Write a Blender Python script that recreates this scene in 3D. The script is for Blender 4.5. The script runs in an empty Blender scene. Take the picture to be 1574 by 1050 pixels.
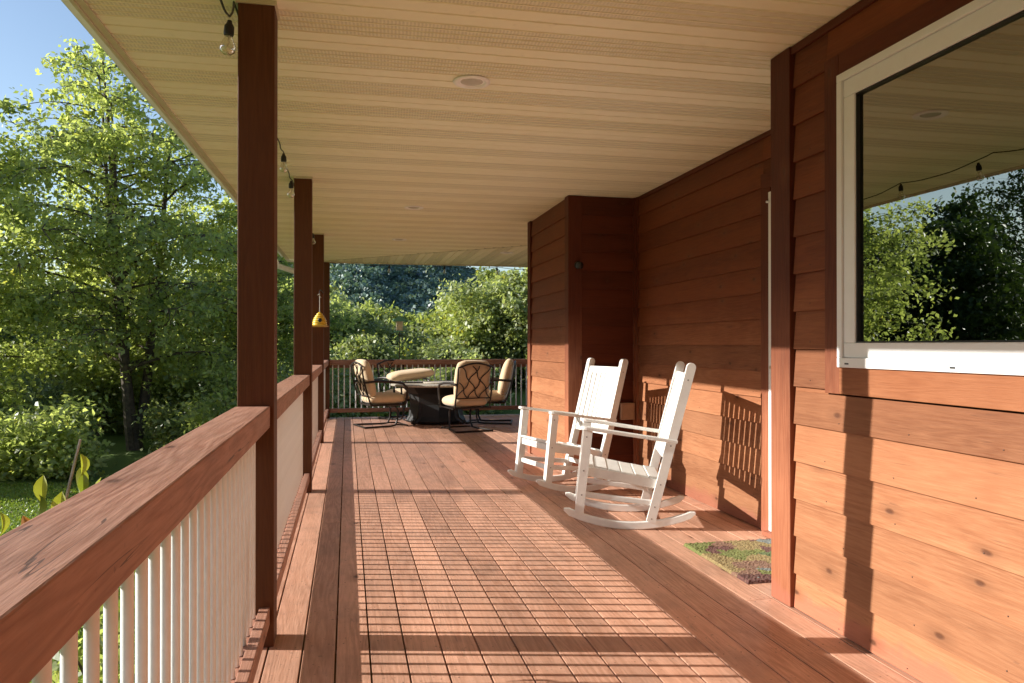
import bpy, math, random
import numpy as np
from mathutils import Vector, Matrix, Quaternion
random.seed(7); rng = np.random.default_rng(7)
SC = bpy.context.scene
COL = SC.collection
PI = math.pi
R = math.radians
CEIL = 2.57
GZ = -1.0

# ------------------------------------------------------------------ mesh builder
class MB:
    def __init__(s): s.v=[]; s.f=[]; s.r=[]; s.m=[]
    def add(s, vs, fs, r=None, m=0):
        b=len(s.v); s.v.extend([tuple(p) for p in vs])
        if r is None: r=random.random()
        for f in fs: s.f.append(tuple(b+i for i in f)); s.r.append(r); s.m.append(m)
    def box(s, x0,x1,y0,y1,z0,z1, r=None, m=0):
        vs=[(x,y,z) for x in (x0,x1) for y in (y0,y1) for z in (z0,z1)]
        s.add(vs,[(0,1,3,2),(4,6,7,5),(0,4,5,1),(2,3,7,6),(0,2,6,4),(1,5,7,3)],r,m)
    def obox(s, c, ax, h, r=None, m=0):
        c=Vector(c); a=[Vector(q).normalized() for q in ax]
        vs=[c+a[0]*h[0]*i+a[1]*h[1]*j+a[2]*h[2]*k for i in(-1,1) for j in(-1,1) for k in(-1,1)]
        s.add(vs,[(0,1,3,2),(4,6,7,5),(0,4,5,1),(2,3,7,6),(0,2,6,4),(1,5,7,3)],r,m)
    def bar(s, p, q, w, t, up=(0,0,1), r=None, m=0):
        p=Vector(p); q=Vector(q); d=(q-p); L=d.length; d.normalize()
        u=Vector(up); sd=d.cross(u).normalized(); u2=sd.cross(d).normalized()
        s.obox((p+q)/2,(d,sd,u2),(L/2,w/2,t/2),r,m)
    def prism(s, poly, f, a, b, r=None, m=0):
        n=len(poly); vs=[f(p,a) for p in poly]+[f(p,b) for p in poly]
        fs=[tuple(range(n-1,-1,-1)),tuple(range(n,2*n))]+[(i,(i+1)%n,n+(i+1)%n,n+i) for i in range(n)]
        s.add(vs,fs,r,m)
    def tube(s, pts, rad, n=8, r=None, m=0, cap=True, flat=1.0):
        pts=[Vector(p) for p in pts]
        if not hasattr(rad,'__len__'): rad=[rad]*len(pts)
        vs=[]; fs=[]; prev=None
        for i,p in enumerate(pts):
            d=(pts[min(i+1,len(pts)-1)]-pts[max(i-1,0)])
            if d.length<1e-9: d=Vector((0,0,1))
            d.normalize()
            if prev is None:
                u=d.orthogonal().normalized() if abs(d.z)>.9 else d.cross(Vector((0,0,1))).normalized()
            else:
                u=prev-d*prev.dot(d)
                u = u.normalized() if u.length>1e-6 else d.orthogonal().normalized()
            prev=u; w=d.cross(u)
            for k in range(n):
                a=2*PI*k/n; vs.append(p+(u*math.cos(a)+w*math.sin(a)*flat)*rad[i])
        for i in range(len(pts)-1):
            for k in range(n):
                fs.append((i*n+k,i*n+(k+1)%n,(i+1)*n+(k+1)%n,(i+1)*n+k))
        if cap: fs.append(tuple(range(n-1,-1,-1))); fs.append(tuple((len(pts)-1)*n+k for k in range(n)))
        s.add(vs,fs,r,m)
    def lathe(s, prof, c, n=24, ax='Z', r=None, m=0):
        vs=[]; fs=[]
        for (rr,z) in prof:
            for k in range(n):
                a=2*PI*k/n; q=(rr*math.cos(a),rr*math.sin(a),z)
                if ax=='X': q=(q[2],q[0],q[1])
                if ax=='Y': q=(q[0],q[2],q[1])
                vs.append((c[0]+q[0],c[1]+q[1],c[2]+q[2]))
        for i in range(len(prof)-1):
            for k in range(n): fs.append((i*n+k,i*n+(k+1)%n,(i+1)*n+(k+1)%n,(i+1)*n+k))
        if prof[0][0]>1e-5: fs.append(tuple(range(n-1,-1,-1)))
        if prof[-1][0]>1e-5: fs.append(tuple((len(prof)-1)*n+k for k in range(n)))
        s.add(vs,fs,r,m)
    def super(s, c, ax, h, e=.35, n=20, wob=0, r=None, m=0):
        """pillow-like superellipsoid"""
        c=Vector(c); a=[Vector(q).normalized() for q in ax]; vs=[]; fs=[]
        pw=lambda t,e: math.copysign(abs(t)**e,t)
        for i in range(n+1):
            et=-PI/2+PI*i/n
            for k in range(2*n):
                om=-PI+2*PI*k/(2*n)
                x=pw(math.cos(et),.8)*pw(math.cos(om),e); y=pw(math.cos(et),.8)*pw(math.sin(om),e); z=pw(math.sin(et),.8)
                f=1+wob*math.sin(9*om+3*et)*math.cos(et)
                vs.append(c+a[0]*h[0]*x*f+a[1]*h[1]*y*f+a[2]*h[2]*z)
        for i in range(n):
            for k in range(2*n): fs.append((i*2*n+k,i*2*n+(k+1)%(2*n),(i+1)*2*n+(k+1)%(2*n),(i+1)*2*n+k))
        s.add(vs,fs,r,m)
    def build(s, name, mat, parent=None, bevel=0, smooth=False, loc=None):
        me=bpy.data.meshes.new(name); me.from_pydata(s.v,[],s.f)
        mats = mat if isinstance(mat,(list,tuple)) else [mat]
        for q in mats: me.materials.append(q)
        me.polygons.foreach_set('material_index',s.m)
        at=me.attributes.new('rnd','FLOAT','FACE'); at.data.foreach_set('value',s.r)
        if smooth: me.shade_smooth(); me.set_sharp_from_angle(angle=R(40))
        me.update()
        o=bpy.data.objects.new(name,me); COL.objects.link(o)
        if parent: o.parent=parent
        if loc: o.location=loc
        if bevel:
            b=o.modifiers.new('Bevel','BEVEL'); b.width=bevel; b.segments=2; b.limit_method='ANGLE'; b.angle_limit=R(50); b.harden_normals=False
        return o
def tag(o,label=None,cat=None,group=None,kind=None):
    if label: o['label']=label
    if cat: o['category']=cat
    if group: o['group']=group
    if kind: o['kind']=kind
    return o
def empty(name,loc,rz=0,**k):
    o=bpy.data.objects.new(name,None); COL.objects.link(o); o.location=loc; o.rotation_euler=(0,0,rz); o.empty_display_size=.1
    return tag(o,**k)
def copy_tree(o,parent=None):
    c=o.copy(); COL.objects.link(c); c.parent=parent
    for ch in list(o.children): copy_tree(ch,c)
    return c

# ------------------------------------------------------------------ materials
class N:
    def __init__(s,name):
        s.mat=bpy.data.materials.new(name); s.mat.use_nodes=True; s.t=s.mat.node_tree; s.t.nodes.clear()
        s.out=s.t.nodes.new('ShaderNodeOutputMaterial')
    def n(s,ty,ins=None,**p):
        q=s.t.nodes.new('ShaderNode'+ty)
        for k,v in p.items(): setattr(q,k,v)
        for k,v in (ins or {}).items():
            if hasattr(v,'is_output') or isinstance(v,bpy.types.NodeSocket): s.t.links.new(v,q.inputs[k])
            else: q.inputs[k].default_value=v
        return q
    def math(s,op,a,b=0,c=0,clamp=False):
        return s.n('Math',{0:a,1:b,2:c},operation=op,use_clamp=clamp).outputs[0]
    def mix(s,f,a,b,bt='MIX'):
        q=s.n('Mix',data_type='RGBA',blend_type=bt)
        for k,v in ((0,f),(6,a),(7,b)):
            if isinstance(v,bpy.types.NodeSocket): s.t.links.new(v,q.inputs[k])
            else: q.inputs[k].default_value=v if k==0 else (*v,1)[:4]
        return q.outputs[2]
    def ramp(s,f,stops):
        q=s.n('ValToRGB',{0:f}); e=q.color_ramp.elements
        while len(e)<len(stops): e.new(.5)
        for i,(p,c) in enumerate(stops):
            e[i].position=p; e[i].color=(c,c,c,1) if not hasattr(c,'__len__') else (*c,1)
        return q.outputs[0]
    def noise(s,vec,scale,detail=4,rough=.55,dist=0):
        return s.n('TexNoise',{'Vector':vec,'Scale':scale,'Detail':detail,'Roughness':rough,'Distortion':dist}).outputs[0]
    def coord(s,scale=(1,1,1),rnd=True,space='Object'):
        tc=s.n('TexCoord').outputs[space]
        if rnd:
            a=s.n('Attribute',attribute_name='rnd').outputs['Fac']
            off=s.n('VectorMath',{0:(37.1,51.7,23.3),'Scale':a},operation='SCALE').outputs[0]
            tc=s.n('VectorMath',{0:tc,1:off},operation='ADD').outputs[0]
        return s.n('VectorMath',{0:tc,1:scale},operation='MULTIPLY').outputs[0]
    def bsdf(s,color,rough=.6,bump=None,bs=.3,bd=.01,**kw):
        q=s.n('BsdfPrincipled')
        for k,v in dict({'Base Color':color,'Roughness':rough},**kw).items():
            if isinstance(v,bpy.types.NodeSocket): s.t.links.new(v,q.inputs[k])
            else: q.inputs[k].default_value=(*v,1)[:4] if (hasattr(v,'__len__')) else v
        if bump is not None:
            b=s.n('Bump',{'Height':bump,'Strength':bs,'Distance':bd}); s.t.links.new(b.outputs[0],q.inputs['Normal'])
        s.t.links.new(q.outputs[0],s.out.inputs[0]); return s.mat

def wood(name,axis,base,dark,knot=(.09,.03,.012),knots=1.0,rough=.62,var=.25,grain=1.0,spec=.3,dirt=0.0,kscale=1.0,roof_shade=None,crack=.25):
    m=N(name); st={'X':(.07,1,1),'Y':(1,.07,1),'Z':(1,1,.07)}[axis]
    v=m.coord(st)
    big=m.noise(v,5,3,.5,.6)
    wv=m.n('VectorMath',{0:v,'Scale':1.0},operation='SCALE').outputs[0]
    wave=m.math('FRACT',m.math('MULTIPLY',m.noise(wv,11,2,.4,.3),11.0))
    wave=m.math('ABSOLUTE',m.math('SUBTRACT',wave,.5))
    fine=m.noise(v,130,3,.6)
    g=m.math('ADD',m.math('MULTIPLY',wave,.55*grain),m.math('MULTIPLY',fine,.6))
    streak=m.noise(m.n('VectorMath',{0:v,1:{'X':(.5,1,1),'Y':(1,.5,1),'Z':(1,1,.5)}[axis]},operation='MULTIPLY').outputs[0],330,2,.6)
    c=m.mix(m.ramp(g,[(.25,0),(.62,1)]),dark,base)
    c=m.mix(m.math('MULTIPLY',m.ramp(streak,[(.50,0),(.70,1)]),.33),c,tuple(q*.62 for q in dark))
    c=m.mix(m.math('MULTIPLY',m.ramp(big,[(.35,0),(.65,1)]),.45),c,tuple(min(1,q*1.25) for q in base))
    if roof_shade:   # shade under the roof painted into high boards; low boards keep the bleached tone
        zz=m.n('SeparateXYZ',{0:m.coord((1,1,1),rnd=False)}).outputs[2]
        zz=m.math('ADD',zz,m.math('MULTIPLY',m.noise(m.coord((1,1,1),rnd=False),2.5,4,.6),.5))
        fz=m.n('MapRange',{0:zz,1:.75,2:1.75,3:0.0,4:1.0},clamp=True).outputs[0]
        c=m.mix(fz,c,m.mix(1.0,c,roof_shade,'MULTIPLY'))
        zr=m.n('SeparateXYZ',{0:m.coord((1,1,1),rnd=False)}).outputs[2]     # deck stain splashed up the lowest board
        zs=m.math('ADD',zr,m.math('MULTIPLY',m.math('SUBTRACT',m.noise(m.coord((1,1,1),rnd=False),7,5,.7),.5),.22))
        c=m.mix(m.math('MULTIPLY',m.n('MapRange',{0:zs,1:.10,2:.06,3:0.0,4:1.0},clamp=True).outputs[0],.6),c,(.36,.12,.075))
    att=m.n('Attribute',attribute_name='rnd').outputs['Fac']
    r2=m.math('FRACT',m.math('MULTIPLY',att,7.31))
    val=m.math('ADD',1-var/2,m.math('MULTIPLY',r2,var))
    c=m.mix(1.0,c,m.n('CombineColor',{0:val,1:val,2:val}).outputs[0],'MULTIPLY')
    iso=m.noise(m.n('VectorMath',{0:v,1:{'X':(.45,1,1),'Y':(1,.45,1),'Z':(1,1,.45)}[axis]},operation='MULTIPLY').outputs[0],17,3,.5)
    gate=m.ramp(m.noise(m.coord((1,1,1)),3.0,2,.5),[(.50,0),(.58,1)])
    ck=m.math('MULTIPLY',m.math('LESS_THAN',m.math('ABSOLUTE',m.math('SUBTRACT',iso,.5)),.0045),gate)
    c=m.mix(m.math('MULTIPLY',ck,crack),c,(.045,.022,.014))
    h=m.math('SUBTRACT',fine,m.math('MULTIPLY',ck,crack))
    if knots>0:
        sx_=m.n('SeparateXYZ',{0:m.coord((1,1,1))}).outputs
        i0={'X':0,'Y':1,'Z':2}[axis]; oth=[k for k in range(3) if k!=i0]
        al=m.math('MULTIPLY',sx_[i0],.5); ac=m.math('ADD',sx_[oth[0]],sx_[oth[1]])
        kv=m.n('CombineXYZ',{0:al,1:ac}).outputs[0]
        kv2=m.n('VectorMath',{0:kv,1:m.n('VectorMath',{0:m.n('TexNoise',{'Vector':kv,'Scale':16.0}).outputs[1],'Scale':.02},operation='SCALE').outputs[0]},operation='ADD').outputs[0]
        vo=m.n('TexVoronoi',{'Vector':kv2,'Scale':4.2*kscale,'Randomness':1.0},voronoi_dimensions='2D')
        d=vo.outputs['Distance']; sel=m.n('SeparateColor',{0:vo.outputs['Color']}).outputs[0]
        on=m.math('LESS_THAN',sel,.42*knots)
        core=m.math('MULTIPLY',m.ramp(d,[(.025,1),(.06,0)]),on)
        halo=m.math('MULTIPLY',m.ramp(d,[(.045,1),(.20,0)]),on)
        c=m.mix(m.math('MULTIPLY',halo,.45),c,tuple(q*.6 for q in dark))
        c=m.mix(m.math('MULTIPLY',core,.85),c,knot)
        h=m.math('SUBTRACT',h,m.math('MULTIPLY',core,.7))
    if dirt>0:
        dn=m.noise(m.coord((1,1,1)),2.2,6,.65)
        c=m.mix(m.math('MULTIPLY',m.ramp(dn,[(.45,0),(.7,1)]),dirt),c,(.19,.13,.10))
        sp=m.noise(m.coord((1,1,1)),60,2,.5)
        c=m.mix(m.math('MULTIPLY',m.ramp(sp,[(.68,0),(.74,1)]),dirt*1.3),c,(.07,.04,.03))
    return m.bsdf(c,rough,m.math('ADD',h,m.math('MULTIPLY',wave,.35)),.35,.004,**{'Specular IOR Level':spec})
def plain(name,color,rough=.5,var=.06,bump=None,bs=.15,scale=18,metal=0,**kw):
    m=N(name); v=m.coord((1,1,1)); nz=m.noise(v,scale,5,.6)
    c=m.mix(m.ramp(nz,[(.3,0),(.7,1)]),tuple(q*(1-var) for q in color),tuple(min(1,q*(1+var)) for q in color))
    b=m.noise(v,bump,4,.6) if bump else None
    return m.bsdf(c,rough,b,bs,.004,**dict({'Metallic':metal},**kw))

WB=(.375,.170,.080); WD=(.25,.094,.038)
M={}
for a in 'XYZ':
    M['side'+a]=wood('cedar_siding_'+a,a,WB if a!='X' else (.115,.024,.007),WD if a!='X' else (.08,.015,.004),var=.42,knots=1.0,kscale=1.0,grain=.65,roof_shade=(.45,.26,.14) if a=='Y' else None)  # Y boards get painted roof shade; X boards coloured dark as sunless walls
    M['trim'+a]=wood('stained_trim_'+a,a,(.38,.142,.068),(.28,.088,.038),var=.12,knots=.5,roof_shade=(.27,.155,.10))  # upper trim is darkened in colour to stand for roof shade
    M['rail'+a]=wood('stained_rail_'+a,a,(.42,.215,.145),(.26,.108,.062),var=.15,knots=.8,grain=1.3,dirt=.25,rough=.55,crack=.8)
M['post']=wood('stained_post','Z',(.112,.038,.012),(.080,.024,.007),var=.08,knots=.25)
M['deck']=wood('deck_board_wood','Y',(.66,.365,.245),(.45,.22,.135),var=.22,knots=.35,dirt=.4,rough=.5,kscale=.8)
M['deckx']=wood('deck_edge_wood','X',(.30,.12,.07),(.22,.08,.045),var=.2,knots=.3)
M['white']=plain('white_painted_wood',(.88,.87,.84),.45,.05,40,.1)
M['chairwhite']=plain('white_weathered_paint',(.83,.81,.76),.42,.07,60,.15,scale=9)
M['vinyl']=plain('white_vinyl',(.80,.81,.80),.3,.02)
M['gutterwhite']=plain('white_gutter_metal',(.78,.78,.74),.35,.03)
M['cream']=plain('cream_fascia_metal',(.60,.55,.38),.4,.05)
M['black']=plain('black_plastic',(.012,.012,.012),.45,.1)
M['pedestal']=plain('black_pedestal_metal',(.007,.006,.005),.6,.2,60,.2)
M['iron']=plain('dark_bronze_metal',(.030,.022,.018),.42,.2,80,.2,metal=.3)
M['trimring']=plain('light_trim_enamel',(.95,.93,.88),.35,.03)
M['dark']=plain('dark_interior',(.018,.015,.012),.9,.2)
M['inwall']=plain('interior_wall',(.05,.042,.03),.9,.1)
M['yellow']=plain('yellow_glaze',(.80,.55,.06),.3,.1,30,.1)
M['rope']=plain('white_rope',(.7,.68,.62),.8,.1)
M['green']=plain('green_roof_plastic',(.10,.30,.22),.4,.1)
M['seed']=plain('seed_tube',(.55,.50,.36),.5,.3)
M['bark']=plain('bark',(.10,.075,.055),.9,.5,25,.8,scale=12)
M['barkpale']=plain('pale_bark',(.26,.22,.18),.9,.5,25,.8,scale=10)
M['tan']=plain('tan_cushion_fabric',(.70,.51,.31),.9,.08,300,.3,scale=6,**{'Sheen Weight':.2})
M['stone']=plain('stone_table_top',(.42,.37,.30),.55,.3,30,.3,scale=30)
M['shingle']=plain('roof_shingles',(.10,.09,.08),.9,.4,20,.6)
M['boxmetal']=plain('brown_outlet_cover',(.46,.30,.20),.3,.1,metal=.25)
M['weather']=plain('weathered_white_board',(.62,.60,.55),.7,.1,50,.2)

def soffit_mat(name,axis,perf):
    m=N(name); v=m.coord((1,1,1),rnd=False)
    nz=m.noise(v,1.1,4,.6); c=m.mix(m.ramp(nz,[(.35,0),(.7,1)]),(.95,.89,.64),(.97,.92,.71))
    st=m.noise(m.coord((1,1,1),rnd=False),18,5,.7); c=m.mix(m.math('MULTIPLY',m.ramp(st,[(.6,0),(.8,1)]),.25),c,(.42,.36,.24))
    h=None
    if perf:
        s=m.n('SeparateXYZ',{0:v}).outputs; u,w=(s[0],s[1]) if axis=='X' else (s[1],s[0])
        # slanted rows of small slots
        a=m.math('FRACT',m.math('ADD',m.math('MULTIPLY',u,62.0),m.math('MULTIPLY',w,-95.0)))
        b=m.math('FRACT',m.math('MULTIPLY',w,92.0))
        sa=m.math('MULTIPLY',m.math('GREATER_THAN',a,.52),m.math('GREATER_THAN',b,.42))
        c=m.mix(m.math('MULTIPLY',sa,.52),c,(.16,.125,.075)); c=m.mix(.12,c,(.3,.24,.15))
    return m.bsdf(c,.42,h,**{'Specular IOR Level':.4})
M['sofX']=soffit_mat('soffit_vinyl_x','X',False); M['sofXp']=soffit_mat('soffit_vented_x','X',True)
M['sofY']=soffit_mat('soffit_vinyl_y','Y',False); M['sofYp']=soffit_mat('soffit_vented_y','Y',True)

def leafmat(name,dark,light,yellow=None,trans=.42,haze=0,ycut=.93):
    m=N(name); a=m.n('Attribute',attribute_name='rnd').outputs['Fac']
    c=m.mix(a,dark,light)
    big=m.noise(m.coord((1,1,1),rnd=False),.55,3,.6)
    c=m.mix(m.math('MULTIPLY',m.ramp(big,[(.4,0),(.65,1)]),.5),c,tuple(q*1.35 for q in light))
    if yellow: c=m.mix(m.math('GREATER_THAN',m.math('FRACT',m.math('MULTIPLY',a,13.7)),ycut),c,yellow)
    d=m.n('BsdfPrincipled',{'Base Color':c,'Roughness':.42,'Specular IOR Level':.45})
    t=m.n('BsdfTranslucent',{'Color':m.mix(1.0,c,(1.75,1.8,.85),'MULTIPLY')})
    mx=m.n('MixShader',{0:trans,1:d.outputs[0],2:t.outputs[0]})
    m.t.links.new(mx.outputs[0],m.out.inputs[0])
    return m.mat
M['leafA']=leafmat('leaves_birch',(.075,.12,.04),(.46,.49,.24),(.46,.44,.13),.58,ycut=.965)
M['leafB']=leafmat('leaves_bright',(.09,.14,.04),(.41,.44,.18),(.30,.27,.05))
M['leafC']=leafmat('leaves_olive',(.08,.12,.05),(.42,.45,.23),(.22,.20,.07))
M['leafD']=leafmat('leaves_dark_conifer',(.025,.05,.016),(.07,.105,.03),None,.25)
M['leafY']=leafmat('leaves_yellowing',(.09,.14,.02),(.33,.34,.05),(.34,.14,.05),.3,ycut=.93)
M['leafH']=leafmat('leaves_hill_far',(.028,.065,.10),(.20,.28,.21),(.28,.31,.18),.15,ycut=.95)  # blue distance haze is mixed into these leaf colours
M['flower']=leafmat('goldenrod',(.30,.22,.02),(.50,.36,.04),None,.3)

def lawn_mat():
    m=N('lawn_grass'); v=m.coord((1,1,1),rnd=False)
    n1=m.noise(v,.35,5,.6); n2=m.noise(v,9,6,.7); n3=m.noise(v,60,3,.7)
    c=m.mix(m.ramp(n1,[(.35,0),(.65,1)]),(.12,.20,.030),(.22,.30,.055))
    c=m.mix(m.math('MULTIPLY',m.ramp(n2,[(.4,0),(.7,1)]),.55),c,(.07,.13,.022))
    c=m.mix(m.math('MULTIPLY',m.ramp(n3,[(.5,0),(.75,1)]),.35),c,(.26,.30,.07))
    return m.bsdf(c,.8,m.math('ADD',n2,n3),.9,.06)
M['lawn']=lawn_mat()
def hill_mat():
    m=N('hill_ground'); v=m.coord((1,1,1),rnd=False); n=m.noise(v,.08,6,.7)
    c=m.mix(n,(.016,.040,.070),(.035,.070,.085)); return m.bsdf(c,.95,n,1,3)  # ground colour carries the blue of distance haze
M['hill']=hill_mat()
def mat_mat():
    m=N('woven_doormat'); v=m.coord((1,1,1),rnd=False)
    vv=m.n('VectorMath',{0:v,1:m.n('VectorMath',{0:m.n('TexNoise',{'Vector':v,'Scale':9.0,'Detail':3.0}).outputs[1],'Scale':.16},operation='SCALE').outputs[0]},operation='ADD').outputs[0]
    vo=m.n('TexVoronoi',{'Vector':vv,'Scale':6.5}); f=m.n('SeparateColor',{0:vo.outputs['Color']}).outputs[0]
    q=m.n('ValToRGB',{0:f}); q.color_ramp.interpolation='CONSTANT'; e=q.color_ramp.elements
    cs=[(0,(.20,.085,.07)),(.17,(.26,.29,.08)),(.4,(.42,.31,.13)),(.58,(.16,.22,.08)),(.74,(.28,.31,.29)),(.88,(.36,.20,.13))]
    while len(e)<len(cs): e.new(.5)
    for i,(p,c) in enumerate(cs): e[i].position=p; e[i].color=(*c,1)
    n=m.noise(v,160,3,.7); n2=m.noise(v,45,3,.7)
    c=m.mix(m.ramp(n,[(.35,0),(.65,1)]),(.03,.02,.015),q.outputs[0],'MIX'); c=m.mix(.35,c,q.outputs[0])
    c=m.mix(m.ramp(n2,[(.6,0),(.75,.6)]),c,(.42,.36,.16))
    return m.bsdf(c,.95,n,1,.008)
M['mat']=mat_mat()
M['plug']=plain('screw_plug',(.35,.32,.28),.6,.3)
M['nail']=plain('rusty_nail',(.09,.05,.035),.6,.3)
def glass_mat():
    m=N('window_glass'); 
    g=m.n('BsdfGlossy',{'Color':(.95,1.0,.90,1),'Roughness':.0})
    t=m.n('BsdfTransparent',{'Color':(.62,.60,.50,1)})
    fr=m.n('Fresnel',{'IOR':1.5}).outputs[0]
    f=m.math('MULTIPLY_ADD',fr,1.8,.20,clamp=True)
    w=m.noise(m.coord((1,1,1),rnd=False),1.3,2,.4); b=m.n('Bump',{'Height':w,'Strength':.02,'Distance':.02})
    m.t.links.new(b.outputs[0],g.inputs['Normal'])
    mx=m.n('MixShader',{0:f,1:t.outputs[0],2:g.outputs[0]}); m.t.links.new(mx.outputs[0],m.out.inputs[0]); return m.mat
M['glass']=glass_mat()
def bulb_mat():
    m=N('clear_bulb_glass')
    g=m.n('BsdfGlossy',{'Color':(1,1,1,1),'Roughness':.03}); t=m.n('BsdfTransparent',{'Color':(.93,.92,.85,1)})
    f=m.math('MULTIPLY_ADD',m.n('LayerWeight',{'Blend':.45}).outputs['Facing'],.75,.12,clamp=True)
    mx=m.n('MixShader',{0:f,1:t.outputs[0],2:g.outputs[0]}); m.t.links.new(mx.outputs[0],m.out.inputs[0]); return m.mat
M['bulb']=bulb_mat()
M['lens']=plain('frosted_lamp_lens',(.60,.56,.48),.25,.1)

# ------------------------------------------------------------------ ground
def ground():
    rr=[0,2,4,6,8,10,13,16,20,25,32,40,60,90,140,220,400,900,3000]; n=72; vs=[]; fs=[]
    for r_ in rr:
        for k in range(n):
            a=2*PI*k/n; x=r_*math.cos(a); y=r_*math.sin(a)
            z=GZ+.05*math.sin(x*.7)*math.cos(y*.5)*min(1,r_/4)
            rise=max(0,(x-2)*.22) if y>14 else 0
            z+=min(rise,1.2)*min(1,max(0,(y-14)/10))
            vs.append((x,y,z))
    for i in range(len(rr)-1):
        for k in range(n): fs.append((i*n+k,(i+1)*n+k,(i+1)*n+(k+1)%n,i*n+(k+1)%n))
    mb=MB(); mb.add(vs,fs,.5); o=mb.build('lawn',M['lawn'],smooth=True)
    tag(o,'mown green lawn around the house, striped by tree shadows','lawn',kind='structure')
ground()
def gz(x,y):
    rise=max(0,(x-2)*.22) if y>14 else 0
    return GZ+min(rise,1.2)*min(1,max(0,(y-14)/10))

def quads_obj(name,C,S,mat,parent=None,up=.3,droop=.0,aspect=1.5,rnd=None):
    """many small leaf faces (diamonds) at centres C (n,3) with sizes S (n,)"""
    n=len(C)
    nv=rng.normal(size=(n,3)); nv[:,2]=np.abs(nv[:,2])+up; nv/=np.linalg.norm(nv,axis=1)[:,None]
    t=rng.normal(size=(n,3)); t[:,2]-=droop; t-=nv*(t*nv).sum(1)[:,None]; t/=np.linalg.norm(t,axis=1)[:,None]
    b=np.cross(nv,t); S=S[:,None]
    fold=nv*S*.12
    P=np.stack([C-t*S*.5*aspect,C+b*S*.42+fold-t*S*.1,C+t*S*.5*aspect,C-b*S*.42+fold-t*S*.1],1).reshape(-1,3)
    me=bpy.data.meshes.new(name); me.vertices.add(4*n); me.vertices.foreach_set('co',P.ravel().astype(np.float32))
    me.loops.add(4*n); me.loops.foreach_set('vertex_index',np.arange(4*n,dtype=np.int32))
    me.polygons.add(n); me.polygons.foreach_set('loop_start',np.arange(0,4*n,4,dtype=np.int32))
    me.update(calc_edges=True); me.materials.append(mat)
    at=me.attributes.new('rnd','FLOAT','FACE'); at.data.foreach_set('value',(rng.random(n) if rnd is None else rnd).astype(np.float32))
    o=bpy.data.objects.new(name,me); COL.objects.link(o)
    if parent: o.parent=parent
    return o

def make_tree(name,label,x,y,h,spread,nleaf,ls,mat,bark='bark',stems=1,seed=1,droop=.35,low=.18,top=.5,cluster=.17,nb=38,group=None,cat='tree',vis=1.0,lean=(0,0)):
    rd=random.Random(seed); z0=gz(x,y)-.1
    root=empty(name,(x,y,z0)); tag(root,label,cat,group)
    mb=MB(); tips=[]
    for s in range(stems):
        a=rd.uniform(0,2*PI); off=.0 if stems==1 else spread*.16
        pts=[]; cx=rd.uniform(-.1,.1); cy=rd.uniform(-.1,.1); hh=h*(1 if s==0 else rd.uniform(.78,.97))
        k=10; wx=wy=0
        for i in range(k+1):
            t=i/k; wx+=rd.uniform(-.05,.05)*h*.05; wy+=rd.uniform(-.05,.05)*h*.05
            pts.append(Vector((cx+off*math.cos(a)*t**.7*1.8+wx+lean[0]*t, cy+off*math.sin(a)*t**.7*1.8+wy+lean[1]*t, hh*t)))
        r0=h*.0135*(1 if stems==1 else .95)
        mb.tube(pts,[r0*(1-.93*i/k)+.006 for i in range(k+1)],7)
        for b in range(nb//stems):
            t=low+(1-low)*((b+rd.random())/(nb//stems))**.9; t=min(t,.985)
            i=min(int(t*k),k-1); p=pts[i].lerp(pts[i+1],t*k-i)
            prof=math.sin(PI*min(1,max(0.05,(t-low*.6)/(1.02-low*.6)))**top)
            L=spread*(.35+.75*max(0,prof))*rd.uniform(.65,1.1)
            az=b*2.399+rd.uniform(-.5,.5); el=rd.uniform(.25,.8)*(1-.3*t)+.1
            d=Vector((math.cos(az)*math.cos(el),math.sin(az)*math.cos(el),math.sin(el)))
            q=p.copy(); bp=[q.copy()]; n=6
            for j in range(n):
                d=(d+Vector((rd.uniform(-.18,.18),rd.uniform(-.18,.18),rd.uniform(-.12,.12)-droop*.28))).normalized()
                q=q+d*L/n; bp.append(q.copy())
                if j>=1:
                    for w in range(3 if j<n-1 else 4):
                        e=Vector((rd.gauss(0,1),rd.gauss(0,1),rd.gauss(0,.6)-droop)).normalized()
                        l2=L*rd.uniform(.12,.34); m1=q+e*l2*.5+Vector((0,0,.03*l2)); m2=q+e*l2+Vector((0,0,-droop*.3*l2))
                        mb.tube([q,m1,m2],[.007*L/2+.003,.004,.002],3,cap=False)
                        tips.append((q,m2,l2))
            rb=r0*.38*(1-t*.55)
            mb.tube(bp,[max(.004,rb*(1-.85*j/n)) for j in range(n+1)],5,cap=False)
        tips.append((pts[-2],pts[-1],h*.1))
    mb.build('trunk',M[bark],root,smooth=True)
    w=np.array([t[2] for t in tips])*np.array([rd.uniform(.25,1.6) for _ in tips]); w/=w.sum()
    idx=rng.choice(len(tips),size=nleaf,p=w)
    A=np.array([t[0][:] for t in tips]); B=np.array([t[1][:] for t in tips]); Ls=np.array([t[2] for t in tips])
    u=rng.random(nleaf)**.7*1.08
    C=A[idx]+(B[idx]-A[idx])*u[:,None]+rng.normal(size=(nleaf,3))*(cluster*(.5+.9*Ls[idx]/(spread*.3)))[:,None]*np.array([1,1,.85])
    C[:,2]=np.maximum(C[:,2],.15)
    cr=rng.random(len(tips)); rv=np.clip(.55*cr[idx]+.6*rng.random(nleaf)-.05,0,1)
    S=ls*rng.uniform(.6,1.35,nleaf)
    quads_obj('crown',C,S,M[mat],root,up=.25,droop=droop*1.5,rnd=rv)
    return root
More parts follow.
